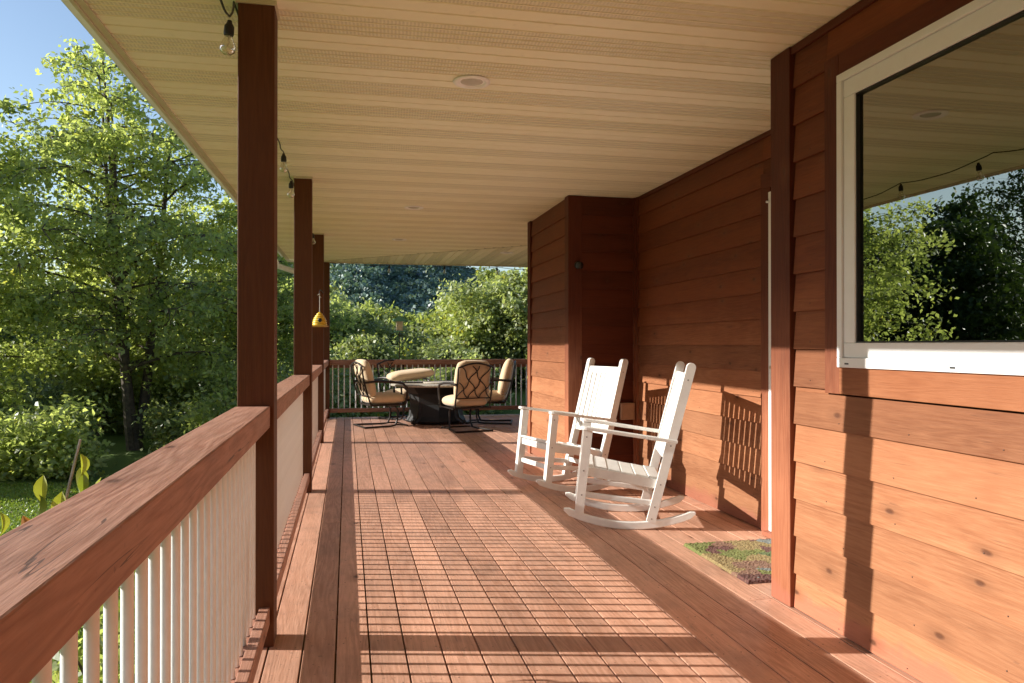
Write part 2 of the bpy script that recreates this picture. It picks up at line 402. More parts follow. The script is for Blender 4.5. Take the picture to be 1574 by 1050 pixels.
def make_bush(name,label,x,y,h,w,n,ls,mat,group=None,cat='bush',seed=1,flower=False,wy=None,z=None):
    rd=random.Random(seed); root=empty(name,(x,y,gz(x,y) if z is None else z)); tag(root,label,cat,group); wy=wy or w
    mb=MB(); cl=[]
    for i in range(max(6,int(14*w))):
        a=rd.uniform(0,2*PI); r_=math.sqrt(rd.random()); ex=r_*math.cos(a)*w; ey=r_*math.sin(a)*wy; hh=h*(1-.45*r_*r_)*rd.uniform(.6,1.08)
        mb.tube([(ex*.35,ey*.35,0),(ex*.7,ey*.7,hh*.5),(ex,ey,hh)],[.02,.012,.004],4,cap=False)
        for k in range(7):
            t=rd.uniform(.12,1); cl.append((ex*(.35+.65*t)+rd.gauss(0,.08*w),ey*(.35+.65*t)+rd.gauss(0,.08*w),hh*t,rd.random()))
    mb.build('stem',M['bark'],root,smooth=True)
    cl=np.array(cl); idx=rng.integers(0,len(cl),n); sp=.10+.09*min(h,w*1.3)
    C=cl[idx,:3]+rng.normal(size=(n,3))*sp*np.array([1,1,.8]); C[:,2]=np.abs(C[:,2])+.02
    quads_obj('foliage',C,ls*rng.uniform(.6,1.4,n),M[mat],root,up=.3,rnd=np.clip(.55*cl[idx,3]+.5*rng.random(n),0,1))
    if flower:
        f=cl[rng.integers(0,len(cl),n//14),:3]; f=f+rng.normal(size=f.shape)*sp*.6; f[:,2]+=.1*h
        quads_obj('blossom',f,ls*.8*rng.uniform(.6,1.2,len(f)),M['flower'],root)
    return root

# ------------------------------------------------------------------ deck
GAPS=[-.455,-.305,-.171,-.043,.087,.224,.365,.51,.657,.806,.955,1.10,1.25,1.395,1.54,1.69,1.835,1.97,2.11,2.25,2.39,2.53,2.67]
while GAPS[-1]<6: GAPS.append(GAPS[-1]+.142)
YF=13.14
def deck():
    mb=MB(); rd=random.Random(3)
    for i in range(len(GAPS)-1):
        x0=GAPS[i]+.0035; x1=GAPS[i+1]-.0035
        y0=-9.0 if x0<2.66 else 8.3
        y=y0; first=rd.uniform(1.2,4.2)
        while y<YF:
            y1=min(YF,y+first); first=rd.choice([3.66,4.27,4.88])
            mb.box(x0,x1,y+.0012,y1-.0012,-.028,0.0,rd.random())
            for jy in (y+.02,y1-.02)+tuple(-3.78+.41*k for k in range(60)):
                if y<jy<y1 and jy>.5:
                    for sx_ in (x0+.028,x1-.028):
                        q_=jy+rd.uniform(-.006,.006); p_=sx_+rd.uniform(-.004,.004)
                        mb.box(p_-.003,p_+.003,q_-.003,q_+.003,-.002,.0004,.5,1)
            y=y1
    o=mb.build('deck',[M['deck'],M['nail']],bevel=.0025)
    tag(o,'stained wooden porch deck boards running away from the camera','deck',kind='structure')
    # framing and skirt under the boards
    mb=MB()
    mb.box(-.452,-.414,-9,YF,-.26,-.031,.3); mb.box(-.41,6,YF-.04,YF,-.26,-.031,.5)
    y=-3.8
    while y<YF-.1:
        mb.box(-.41,2.6,y,y+.04,-.24,-.031); y+=.41
    for y in (0,3.28,6.57,9.8,12.9): mb.box(-.40,-.26,y-.07,y+.07,-1.15,-.245)
    o=mb.build('deck_framing',M['deckx']); tag(o,'brown joists and rim boards under the deck','deck framing',kind='structure')
deck()

# ------------------------------------------------------------------ posts
PY=[-.08,3.21,6.50,9.75,12.98]       # near faces
post_labels=['brown porch post nearest the house steps, at the near end of the railing','large brown porch post closest in view, full height beside the first string bulb',
 'second brown porch post along the left railing','third brown porch post, behind the yellow beehive birdhouse','brown corner porch post where side and far railings meet']
mb=MB(); mb.box(-.07,.07,0,.14,0,CEIL,.4); 
p0=empty('porch_post',(-.355,PY[0],0)); mb.build('shaft',M['post'],p0,bevel=.004)
mb=MB(); mb.box(-.078,.078,-.008,.148,CEIL-.018,CEIL-.001,.4); mb.build('cap_trim',M['cream'],p0)
posts=[p0]+[copy_tree(p0) for _ in PY[1:]]
for o,y,l in zip(posts,PY,post_labels): o.location.y=y; tag(o,l,'post','porch posts along the left side')
o=copy_tree(p0); o.location=(5.2,12.98,0); tag(o,'brown porch post at the right end of the far railing','post','porch posts along the left side')

# ------------------------------------------------------------------ railings
def bal_mb(): 
    mb=MB(); mb.box(-.018,.018,-.018,.018,0,.815-.14,.5); return mb
bal0=None
def railing(p,q,label):
    """rail centre line from p to q (xy); local x along"""
    global bal0
    p=Vector((*p,0)); q=Vector((*q,0)); d=q-p; L=d.length; ang=math.atan2(d.y,d.x)
    t=empty('porch_railing',p,ang); tag(t,label,'railing','wooden railings with white balusters')
    mb=MB(); mb.prism([(-.067,.957),(-.067,.872),(-.026,.872),(-.026,.9185),(.030,.9185),(.030,.822),(.067,.822),(.067,.957)],lambda p,x:(x,p[0],p[1]),0,L,random.random()); 
    mb.build('top_rail',M['railX'],t,bevel=.004)
    mb=MB(); mb.box(0,L,-.067,-.027,.092,.160,random.random()); mb.box(0,L,-.026,.012,.095,.135,random.random()); mb.build('bottom_rail',M['railX'],t,bevel=.003)
    n=int(round(L/.0935))
    for k in range(n):
        x=(k+.5)*L/n
        if bal0 is None:
            mb=MB(); mb.tube([(0,0,.137),(0,0,.5),(0,0,.917)],.0104,12,.5); o=mb.build('baluster',M['white'],t,smooth=True); bal0=o
        else:
            o=bal0.copy(); COL.objects.link(o); o.parent=t
        o.location=(x,-.007,0); 
    return t
RX=-.367
# local -y must point inward (+X world): run from far to near? direction +Y -> local -y = +X
for i,l in enumerate(['near railing section running past the camera beside the first post','railing section between the first and second porch posts','railing section between the second and third porch posts','railing section between the third post and the corner post']):
    railing((RX,PY[i]+.141),(RX,PY[i+1]-.001),l)
railing((RX,-3.33),(RX,PY[0]-.001),'railing section behind the camera along the left side')
# far rail: inward is -Y; direction +X gives local -y = -Y world
railing((-.284,13.05),(5.129,13.05),'far railing of the porch behind the dining set, seen against the lawn')

# ------------------------------------------------------------------ house
house=empty('house',(2,3.3,0),label='wooden house with reddish cedar lap siding along the right side of the porch',cat='house')
house_parts=[]
def hp(mb,name,mat,bevel=0,parent=None,smooth=False):
    o=mb.build(name,mat,bevel=bevel,smooth=smooth); o.parent=parent or house
    if parent is None: o.matrix_parent_inverse=Matrix.Translation((-2,-3.3,0))
    return o
EX=.170
def siding(mb,face,n_dir,u0,u1,z0,z1,off,axis):
    """axis 'Y': boards run along Y on plane X=face facing -X; axis 'X': boards along X on plane Y=face facing n_dir*Y"""
    k=math.floor((z0-off)/EX)-1
    while off+k*EX<z1:
        a=off+k*EX; b=a+EX+.012
        za=max(a,z0); zb=min(b,z1)
        if zb-za>.01:
            ta=.020-.014*(za-a)/(b-a); tb=.020-.014*(zb-a)/(b-a)
            segs=[(u0,u1)]
            if u1-u0>3.2: c=u0+random.uniform(.35,.65)*(u1-u0); segs=[(u0,c-.001),(c+.001,u1)]
            for (s0,s1) in segs:
                if axis=='Y': mb.prism([(-ta,za),(0,za),(0,zb),(-tb,zb)],lambda p,y:(face+p[0],y,p[1]),s0,s1)
                else: mb.prism([(ta*n_dir,za),(0,za),(0,zb),(tb*n_dir,zb)],lambda p,x:(x,face+p[0],p[1]),s0,s1)
            if zb-za>.12:
                q=u0+.12
                while q<u1:
                    qz=a+.032; tt=.0200
                    if za<qz<zb:
                        if axis=='Y': mb.box(face-tt-.0004,face-tt+.004,q-.0022,q+.0022,qz-.0022,qz+.0022,.5,1)
                    q+=.406+random.uniform(-.02,.02)
        k+=1
WX=2.010
Z1=CEIL-.002
# window wall siding
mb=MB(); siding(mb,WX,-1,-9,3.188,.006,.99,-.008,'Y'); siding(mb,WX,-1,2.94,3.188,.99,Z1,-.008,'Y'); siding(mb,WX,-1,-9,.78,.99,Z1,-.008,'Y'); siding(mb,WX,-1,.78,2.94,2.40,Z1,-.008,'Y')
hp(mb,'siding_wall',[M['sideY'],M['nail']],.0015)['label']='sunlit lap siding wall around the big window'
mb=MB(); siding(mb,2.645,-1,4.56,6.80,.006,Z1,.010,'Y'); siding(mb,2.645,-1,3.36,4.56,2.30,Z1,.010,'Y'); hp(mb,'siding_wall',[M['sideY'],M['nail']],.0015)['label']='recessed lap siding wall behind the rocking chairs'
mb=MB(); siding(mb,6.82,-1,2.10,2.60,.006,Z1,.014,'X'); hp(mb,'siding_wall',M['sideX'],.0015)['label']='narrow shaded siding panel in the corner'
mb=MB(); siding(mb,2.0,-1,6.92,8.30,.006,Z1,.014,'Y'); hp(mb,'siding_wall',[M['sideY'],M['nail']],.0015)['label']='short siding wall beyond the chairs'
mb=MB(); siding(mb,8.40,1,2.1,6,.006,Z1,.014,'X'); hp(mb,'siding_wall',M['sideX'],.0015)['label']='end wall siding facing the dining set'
mb=MB(); siding(mb,-9,1,-1.05,2.0,-.9,CEIL+.6,.014,'X'); hp(mb,'siding_wall',M['sideX'],.0015)['label']='added end wall behind the camera, blocking sky light'  # unseen wall added to keep sky light out of the porch
# wall cores
mb=MB()
mb.box(WX+.001,WX+.12,-9,3.36,-1,.99); mb.box(WX+.001,WX+.12,2.87,3.36,.9901,CEIL); mb.box(WX+.001,WX+.12,-9,.78,.9901,CEIL); mb.box(WX+.001,WX+.12,.7801,2.8699,2.41,CEIL)
mb.box(2.125,2.9,3.24,3.355,-1,CEIL)       # return behind the corner
mb.box(2.646,2.8,3.36,6.80,-1,CEIL)
mb.box(2.001,6,6.82,8.399,-1,CEIL)
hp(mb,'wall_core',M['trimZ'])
mb=MB()
mb.box(1.979,2.06,3.200,3.362,.002,CEIL-.003)
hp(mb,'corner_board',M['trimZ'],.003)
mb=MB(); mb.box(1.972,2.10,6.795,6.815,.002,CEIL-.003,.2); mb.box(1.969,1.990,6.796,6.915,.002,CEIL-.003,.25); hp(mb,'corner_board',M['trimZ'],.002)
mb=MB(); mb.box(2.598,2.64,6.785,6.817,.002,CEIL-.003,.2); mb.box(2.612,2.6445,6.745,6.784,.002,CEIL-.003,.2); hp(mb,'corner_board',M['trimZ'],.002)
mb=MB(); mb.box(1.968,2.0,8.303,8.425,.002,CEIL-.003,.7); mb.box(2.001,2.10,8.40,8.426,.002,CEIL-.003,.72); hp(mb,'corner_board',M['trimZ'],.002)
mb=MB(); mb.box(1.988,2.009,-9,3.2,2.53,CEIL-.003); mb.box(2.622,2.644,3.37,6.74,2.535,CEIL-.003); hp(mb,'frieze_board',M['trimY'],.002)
# window
win=hp(MB(),'window',M['vinyl']); bpy.data.objects.remove(win)
def ringY(mb,x0,x1,y0,y1,z0,z1,w,wb=None,r=.5):
    wb=wb or w
    mb.box(x0,x1,y0,y1,z0,z0+wb,r); mb.box(x0,x1,y0,y1,z1-w,z1,r); mb.box(x0+.0003,x1-.0003,y0,y0+w,z0+wb,z1-w,r); mb.box(x0+.0003,x1-.0003,y1-w,y1,z0+wb,z1-w,r)
mb=MB(); ringY(mb,1.974,2.10,.86,2.846,1.108,2.312,.032,.040)
win=hp(mb,'window',M['vinyl'],.003); win['label']='large white framed picture window reflecting the trees'
mb=MB(); ringY(mb,1.984,2.06,.8925,2.8135,1.1485,2.2795,.070,.060); mb.build('sash',M['vinyl'],win,bevel=.004)
mb=MB(); ringY(mb,1.991,2.05,.963,2.743,1.209,2.209,.006); mb.build('gasket',M['black'],win)
mb=MB(); mb.box(2.006,2.010,.97,2.736,1.215,2.203); mb.build('glass_pane',M['glass'],win)
mb=MB(); 
for y in (2.78,2.22,1.3): mb.box(1.9725,1.9735,y-.012,y+.012,1.121,1.127)
mb.build('weep_slot',M['black'],win)
# window casing boards
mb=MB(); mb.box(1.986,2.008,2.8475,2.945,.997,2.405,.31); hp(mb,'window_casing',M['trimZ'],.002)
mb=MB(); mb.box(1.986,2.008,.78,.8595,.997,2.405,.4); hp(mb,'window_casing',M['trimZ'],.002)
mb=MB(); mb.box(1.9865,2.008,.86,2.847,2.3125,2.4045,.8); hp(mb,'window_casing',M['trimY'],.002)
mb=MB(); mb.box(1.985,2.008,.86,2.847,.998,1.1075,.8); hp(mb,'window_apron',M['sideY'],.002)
# room behind glass
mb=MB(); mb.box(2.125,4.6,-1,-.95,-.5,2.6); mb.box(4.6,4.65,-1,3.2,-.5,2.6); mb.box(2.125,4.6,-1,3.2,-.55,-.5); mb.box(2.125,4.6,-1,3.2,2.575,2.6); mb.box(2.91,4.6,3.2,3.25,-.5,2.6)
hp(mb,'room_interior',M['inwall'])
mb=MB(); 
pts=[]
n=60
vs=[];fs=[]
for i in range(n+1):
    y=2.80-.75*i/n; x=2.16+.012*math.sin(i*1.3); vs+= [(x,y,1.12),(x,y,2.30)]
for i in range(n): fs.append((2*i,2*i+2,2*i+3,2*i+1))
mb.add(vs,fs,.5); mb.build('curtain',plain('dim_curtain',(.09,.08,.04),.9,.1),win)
# door in the recess
door=MB(); ringY(door,2.596,2.66,3.42,4.44,.03,2.165,.045,.03); door=hp(door,'door',M['vinyl'],.003); door['label']='white storm door seen edge on beside the doormat'
mb=MB(); mb.box(2.612,2.64,3.466,4.394,.061,2.119); mb.build('door_panel',M['white'],door)
mb=MB(); mb.tube([(2.598,4.36,1.06),(2.565,4.36,1.06),(2.565,4.30,1.06)],.011,8); mb.lathe([(0,-.003),(.022,0),(.022,.006),(0,.008)],(2.588,4.36,1.06),12,'X'); mb.build('handle',plain('nickel',(.6,.57,.5),.3,.1,metal=.9),door,smooth=True)
mb=MB(); mb.tube([(2.592,4.425,2.10),(2.575,4.425,2.10)],.008,6); mb.build('latch',M['vinyl'],door)
mb=MB(); mb.box(2.611,2.642,4.442,4.556,.003,2.20,.6); hp(mb,'door_casing',M['trimZ'],.002)
mb=MB(); mb.box(2.6105,2.642,3.37,4.556,2.2003,2.30,.6); hp(mb,'door_casing',M['trimY'],.002)
mb=MB(); mb.box(2.56,2.64,3.40,4.46,.002,.028,.6); hp(mb,'threshold',M['trimY'],.002)

# outlet and fixture on the shaded corner
o=MB(); o.box(-.072,.072,-.035,0,-.078,.078); o=o.build('outlet_box',M['boxmetal'],bevel=.01,loc=(2.53,6.793,.588)); tag(o,'square brown outlet cover low on the shaded corner wall','outlet box')
mb=MB(); mb.box(-.055,.055,-.004,0,-.06,.06); c=mb.build('cover',M['boxmetal'],o,bevel=.004); c.location=(0,-.0352,0)
f=empty('wall_sensor_light',(2.06,6.793,1.93),label='small black fixture high on the corner board behind the chairs',cat='wall light')
mb=MB(); mb.lathe([(.0,0),(.035,-.001),(.035,-.02),(.02,-.03),(.0,-.031)],(0,0,0),16,'Y'); mb.build('base',M['black'],f,smooth=True)
mb=MB(); mb.lathe([(0,.03),(.028,.02),(.034,0),(.028,-.03),(0,-.034)],(0,-.055,-.005),16); mb.build('head',M['black'],f,smooth=True)

# ------------------------------------------------------------------ porch roof
roof=empty('porch_roof',(0,6,CEIL),label='porch roof with cream vented soffit overhead',cat='roof')
def rp(mb,name,mat,bevel=0,smooth=False,parent=None):
    o=mb.build(name,mat,bevel=bevel,smooth=smooth); o.parent=parent or roof
    if parent is None: o.matrix_parent_inverse=Matrix.Translation((0,-6,-CEIL))
    return o
ex=lambda y: -1.072+.0117*(y-3.3)       # eave line
FY=13.10
SW=.1015
seam=lambda X: 12.62-.93*X
def strips():
    mb=MB(); y=FY-SW*218+.04; i=0; d=.013
    while y<FY:
        y1=min(y+SW,FY); perf=(i%4) in (1,2)
        x0=ex(y)+.02
        xm=min(6,(12.62-(y+y1)/2)/.93)
        if y<6.8 : xm=2.66
        if y1>y+.02:
            prof=[(y,CEIL),(y1-.016,CEIL),(y1-.012,CEIL+d),(y1-.004,CEIL+d),(y1,CEIL)]
            cls=[m for m in (1 if perf else 0,0,0,0)]
            for k in range(4):
                a,b=prof[k],prof[k+1]
                mb.add([(x0,a[0],a[1]),(xm,a[0],a[1]),(xm,b[0],b[1]),(x0,b[0],b[1])],[(0,1,2,3)],.5,cls[k])
            if perf:   # double row: a thin rib through the middle
                ym=(y+y1-.016)/2; mb.box(x0,xm,ym-.0025,ym+.0025,CEIL-.0035,CEIL+.001,.5,0)
        y=y1; i+=1
    rp(mb,'soffit',[M['sofX'],M['sofXp']])['label']='vented cream soffit with ribs running across the porch'
    mb=MB(); x=-.45; i=0
    while x<6:
        x1=x+SW; ya=max(6.9,seam((x+x1)/2)); perf=(i%4) in (1,2)
        if x<2 or ya>8.4 or True:
            prof=[(x,CEIL-.001),(x1-.016,CEIL-.001),(x1-.012,CEIL+d),(x1-.004,CEIL+d),(x1,CEIL-.001)]
            for k in range(4):
                a,b=prof[k],prof[k+1]
                ya1=max(6.9,seam(a[0])); yb1=max(6.9,seam(b[0]))
                mb.add([(a[0],ya1,a[1]),(b[0],yb1,b[1]),(b[0],FY,b[1]),(a[0],FY,a[1])],[(0,3,2,1)],.5,1 if (perf and k==0) else 0)
        x=x1; i+=1
    rp(mb,'soffit',[M['sofY'],M['sofYp']])['label']='mitred soffit panel fanning over the dining corner'
strips()
mb=MB(); 
for (x0,x1) in ((-.47,6),):
    p=Vector((x0,seam(x0),CEIL-.003)); q=Vector((x1,seam(x1),CEIL-.003)); mb.bar(p,q,.02,.006)
rp(mb,'seam_strip',M['cream'])
# fascia (splayed slightly), J-channel, drip edge
def quadbar(mb,xo0,xo1,z0,z1,y0=-9,y1=FY,r=.5):
    a=[(ex(y0)+xo0,y0),(ex(y0)+xo1,y0),(ex(y1)+xo1,y1),(ex(y1)+xo0,y1)]
    mb.add([(x,y,z0) for x,y in a]+[(x,y,z1) for x,y in a],[(3,2,1,0),(4,5,6,7),(0,1,5,4),(1,2,6,5),(2,3,7,6),(3,0,4,7)],r)
mb=MB(); quadbar(mb,0,.018,CEIL-.018,CEIL+.17); rp(mb,'fascia',M['cream'],.002)
mb=MB(); quadbar(mb,.019,.050,CEIL-.010,CEIL-.002); rp(mb,'edge_channel',M['cream'])
mb=MB(); mb.box(ex(FY),6,FY,FY+.018,CEIL-.018,CEIL+.17); rp(mb,'fascia',M['cream'],.002)
mb=MB(); quadbar(mb,-.10,-.004,CEIL+.06,CEIL+.16); rp(mb,'gutter',M['gutterwhite'],.01)
mb=MB()
xs0=-1.16; 
mb.add([(xs0,-9.1,CEIL+.175),(4.5,-9.1,CEIL+1.75),(4.5,8.3,CEIL+1.75),(xs0,FY+.05,CEIL+.175),(9,8.3,CEIL+1.75),(9,FY+.05,CEIL+.175),(9,-9.1,CEIL+1.75)],[(0,1,2,3),(3,2,4,5),(1,6,4,2)],.5)
rp(mb,'shingle_roof',M['shingle'])
mb=MB(); 
pts=[(-1.12,12.55,CEIL+.06),(-1.12,12.58,CEIL-.03),(-1.07,12.65,CEIL-.13),(-.85,12.8,CEIL-.19),(-.52,12.98,CEIL-.22),(-.475,13.02,CEIL-.27),(-.475,13.02,-.9)]
mb.tube(pts,.045,10); rp(mb,'downspout',M['gutterwhite'],smooth=True)
# trim around post heads
for y in PY[1:]:
    pass

# recessed lights
def light(x,y,label):
    r_=empty('recessed_light',(x,y,CEIL-.001),label=label,cat='ceiling light',group='recessed soffit lights')
    mb=MB(); mb.lathe([(.066,.0),(.068,-.004),(.078,-.009),(.092,-.007),(.097,-.0015),(.097,.0005)],(0,0,-.003),40); mb.build('trim_ring',M['trimring'],r_,smooth=True)
    mb=MB(); mb.lathe([(.0665,.0),(.050,-.002),(.048,-.0045),(.0,-.0045)],(0,0,-.002),32); mb.build('lamp_lens',M['lens'],r_,smooth=True)
    return r_
for x,y,l in ((.63,3.97,'recessed ceiling light nearest the camera, the largest of them'),(.645,7.72,'second recessed light along the porch soffit'),(.655,10.1,'third and small recessed light far down the soffit'),(2.3,11.2,'recessed light over the dining corner near the siding wall')): light(x,y,l)

# ------------------------------------------------------------------ string lights
def bulb_at(parent,p,s=1.0,tilt=(0,0)):
    h=empty('x',(0,0,0)); bpy.data.objects.remove(h)
    mb=MB(); mb.lathe([(.0,.0),(.008,-.001),(.011,-.012),(.018,-.024),(.019,-.052),(.0165,-.058),(0,-.058)],(0,0,0),14)
    o=mb.build('lamp_holder',M['black'],parent,smooth=True); o.location=p; o.rotation_euler=(tilt[0],tilt[1],0)
    mb=MB(); mb.lathe([(.012,-.056),(.014,-.066),(.024,-.088),(.029,-.104),(.026,-.120),(.014,-.131),(.0,-.134)],(0,0,0),18); mb.build('bulb',M['bulb'],o,smooth=True)
    mb=MB(); mb.tube([(0,0,-.060),(0.004,0,-.085),(-.003,0,-.100)],[.004,.002,.002],5); mb.build('filament',plain('filament',(.5,.42,.3),.4),o)
    return o
def string(label,name,cps,bulbs):
    """cps: cable control points; bulbs: parameters along polyline index"""
    t=empty(name,cps[0],label=label,cat='string lights'); T=Vector(cps[0])
    P=[]
    for a,b in zip(cps[:-1],cps[1:]):
        a=Vector(a); b=Vector(b); L=(b-a).length; n=max(2,int(L/.06))
        for k in range(n):
            u=k/n; P.append(a.lerp(b,u)-Vector((0,0,4*.035*min(1,L/.9)*u*(1-u)))+Vector((.004*math.sin(k*1.1),.0,0))-T)
    P.append(Vector(cps[-1])-T)
    mb=MB(); mb.tube(P,.0042,5); mb.build('cable',M['black'],t,smooth=True)
    for b in bulbs:
        bulb_at(t,Vector(b)-T,tilt=(random.uniform(-.08,.08),random.uniform(-.12,.12)))
    return t
sx=-.432
cp=[(sx,-.1,2.50),(sx,1.1,2.40),(sx,2.0,2.36),(sx,3.05,2.43),(sx-.005,3.19,2.545),(sx-.005,3.40,2.545),(sx,4.1,2.52),(sx,4.62,2.552),(sx,4.72,2.535),(sx,5.55,2.53),(sx,6.30,2.50),(sx-.005,6.47,2.53),(sx-.005,6.66,2.53),(sx,7.2,2.50),(sx,8.0,2.48),(sx,8.9,2.50),(sx+.02,9.4,2.535),(sx-.005,9.72,2.52),(sx-.005,9.92,2.52),(sx,10.7,2.49),(sx,11.5,2.49),(sx,12.3,2.50),(sx,12.95,2.53)]
bl=[(sx,1.1,2.395),(sx,2.0,2.355),(sx,3.05,2.415),(sx,4.1,2.515),(sx,4.75,2.512),(sx,5.55,2.522),(sx,6.28,2.485),(sx,7.2,2.495),(sx,8.0,2.475),(sx,8.9,2.495),(sx+.03,9.42,2.52),(sx,10.7,2.485),(sx,11.5,2.485),(sx,12.3,2.495)]
string('black cable with clear bulbs strung along the left porch posts','string_lights',cp,bl)
cp=[(-.28,13.0,2.545)]+[(x,13.0,2.535) for x in (.1,.68,1.6,2.5,3.4,4.3,5.1)]
string('black bulb cable hanging along the far eave above the dining set','string_lights',cp,[(x,13.0,2.53) for x in (.68,1.6,2.5,3.4,4.3)])

# ------------------------------------------------------------------ rocking chairs
def rocking_chair(loc,heading,label,tone):
    """local +x = front. heights measured from the photo"""
    t=empty('rocking_chair',loc,heading,label=label,cat='rocking chair',group='white wooden rocking chairs')
    W=.268; mat=M['chairwhite']
    Rr=1.02
    def arcz(u): return Rr-math.sqrt(Rr*Rr-u*u)
    for s in (-1,1):
        y=s*W; mb=MB(); us=np.linspace(-.415,.435,26); bot=[];top=[]
        for u in us:
            z=arcz(u); e=min(1,(min(u+.415,.435-u)/.035)); e=max(0,e); th=.050*(.35+.65*math.sqrt(max(0,1-(1-e)**2)))
            bot.append((u,z+.025-th*.5)); top.append((u,z+.025+th*.5))
        vs=[];n=len(us)
        for k in range(n):
            for (yy) in (y-.016,y+.016):
                vs+=[(bot[k][0],yy,bot[k][1]),(top[k][0],yy,top[k][1])]
        fs=[]
        for k in range(n-1):
            a=4*k;b=4*k+4
            fs+=[(a,a+1,b+1,b),(a+2,b+2,b+3,a+3),(a,b,b+2,a+2),(a+1,a+3,b+3,b+1)]
        fs+=[(0,2,3,1),(4*n-4,4*n-3,4*n-1,4*n-2)]
        mb.add(vs,fs); mb.build('rocker',mat,t,bevel=.006)
        zf=arcz(.33)+.045; zb=arcz(-.13)+.045
        mb=MB(); mb.bar((.335,y,zf),(.275,y,.640),.046,.058,up=(1,0,0))
        for (u_,z_) in ((.305,.38),(.318,.222),(.285,.60)): mb.lathe([(0,-.0006),(.0055,-.0004),(.006,.0)],(u_,y-.0232 if s<0 else y+.0236,z_),10,'Y',m=1)
        mb.build('front_leg',[mat,M['plug']],t,bevel=.012)
        # back post with rounded head
        mb=MB(); p=Vector((-.128,y,zb)); q=Vector((-.388,y,1.055)); d=(q-p).normalized(); f=Vector((d.z,0,-d.x))
        n=12; poly=[(-.029,0),(.029,0)]+[(.029*math.cos(PI*k/n),(q-p).length+.029*math.sin(PI*k/n)) for k in range(n+1)]
        mb.prism(poly,lambda c,b:p+f*c[0]+d*c[1]+Vector((0,b,0)),-.022,.022)
        for s_ in (.02,.10,.25,.51,.95): c_=p+d*s_; mb.lathe([(0,-.0006),(.0055,-.0004),(.006,.0)],(c_.x,y-.0222 if s<0 else y+.0226,c_.z),10,'Y',m=1)
        mb.build('back_post',[mat,M['plug']],t,bevel=.009)
        # arm
        mb=MB(); a=Vector((.325,y+s*.012,.662)); b=Vector((-.300,y+s*.005,.572)); d=(b-a).normalized()
        poly=[]; Lr=(b-a).length
        for k in range(9): an=PI/2+PI*k/8; poly.append((.04+.04*math.cos(an)*1,.037*math.sin(an)))
        poly=[(x,yy) for x,yy in poly]+[(Lr,-.024),(Lr,.024)]
        u=Vector((0,1,0)); nn=d.cross(u).normalized()
        mb.prism(poly,lambda c,h:a+d*c[0]+u*c[1]+nn*h,-.011,.011); mb.build('arm',mat,t,bevel=.004)
        # side rails: seat side and lower stretcher
        mb=MB(); mb.bar((.30,y-s*.02,.375),(-.19,y-s*.02,.290),.024,.062); mb.build('seat_rail',mat,t,bevel=.004)
        mb=MB(); mb.bar((.305,y,.222),(-.145,y,.172),.022,.038); mb.build('stretcher',mat,t,bevel=.007)
    for (u,z) in ((.305,.375),(.312,.215)):
        mb=MB(); mb.bar((u,-W+.02,z),(u,W-.02,z),.024,.050 if z>.3 else .038); mb.build('front_rail',mat,t,bevel=.006)
    mb=MB(); mb.bar((-.155,-W+.02,.19),(-.155,W-.02,.19),.022,.038); mb.build('rear_rail',mat,t,bevel=.006)
    # seat slats
    a=Vector((.325,0,.423)); b=Vector((-.205,0,.318)); d=(b-a).normalized(); n=6
    for k in range(n):
        c=a.lerp(b,(k+.5)/n)-Vector((0,0,.012*math.sin(PI*(k+.5)/n)))
        mb=MB(); w=W-.028 if k>0 and k<n-1 else W-.025
        mb.obox(c,(d,(0,1,0),d.cross(Vector((0,1,0)))),((b-a).length/n/2-.0035,w,.0095)); mb.build('seat_slat',mat,t,bevel=.004)
    # back: top rail, bottom rail, slats
    p=Vector((-.128,0,.09)); q=Vector((-.388,0,1.055)); d=(q-p).normalized(); f=Vector((d.z,0,-d.x))
    def at(s_): return p+d*s_
    for nm,s_,h in (('top_rail',.925,.060),('bottom_rail',.405,.060)):
        mb=MB(); mb.obox(at(s_),(f,(0,1,0),d),(.014,W-.022,h/2)); mb.build(nm,mat,t,bevel=.005)
    n=7; ww=.045; tot=2*(W-.024)
    for k in range(n):
        y=-tot/2+tot*(k+.5)/n; c=at(.665)+f*(.013-.012*(1-(2*(k+.5)/n-1)**2))
        mb=MB(); mb.obox(c+Vector((0,y,0)),(f,(0,1,0),d),(.0075,ww/2+.006,.230)); mb.build('back_slat',mat,t,bevel=.003)
    return t
def place_at_contact(x,y): return (x,y,0)
hd=PI-R(17)
rocking_chair((1.885,5.035,0),PI-R(17),'near white rocking chair turned side on, its slatted shadow on the siding','w')
rocking_chair((1.83,6.33,0),PI+R(13),'far white rocking chair with slatted back facing the railing, in front of the dark corner','w')

# ------------------------------------------------------------------ doormat
def doormat():
    mb=MB(); nx,ny=60,78; x0,x1,y0,y1=1.965,2.56,3.555,4.325; vs=[];fs=[]
    for i in range(nx+1):
        for j in range(ny+1):
            e=0 if i in(0,nx) or j in (0,ny) else 1
            vs.append((x0+(x1-x0)*i/nx+random.uniform(-.002,.002),y0+(y1-y0)*j/ny+random.uniform(-.002,.002),(.014+random.uniform(-.003,.004)) if e else .001))
    for i in range(nx):
        for j in range(ny):
            a=i*(ny+1)+j; fs.append((a,a+ny+1,a+ny+2,a+1))
    mb.add(vs,fs,.5); o=mb.build('doormat',M['mat']); tag(o,'rough multicoloured doormat lying on the deck before the door','doormat')
doormat()

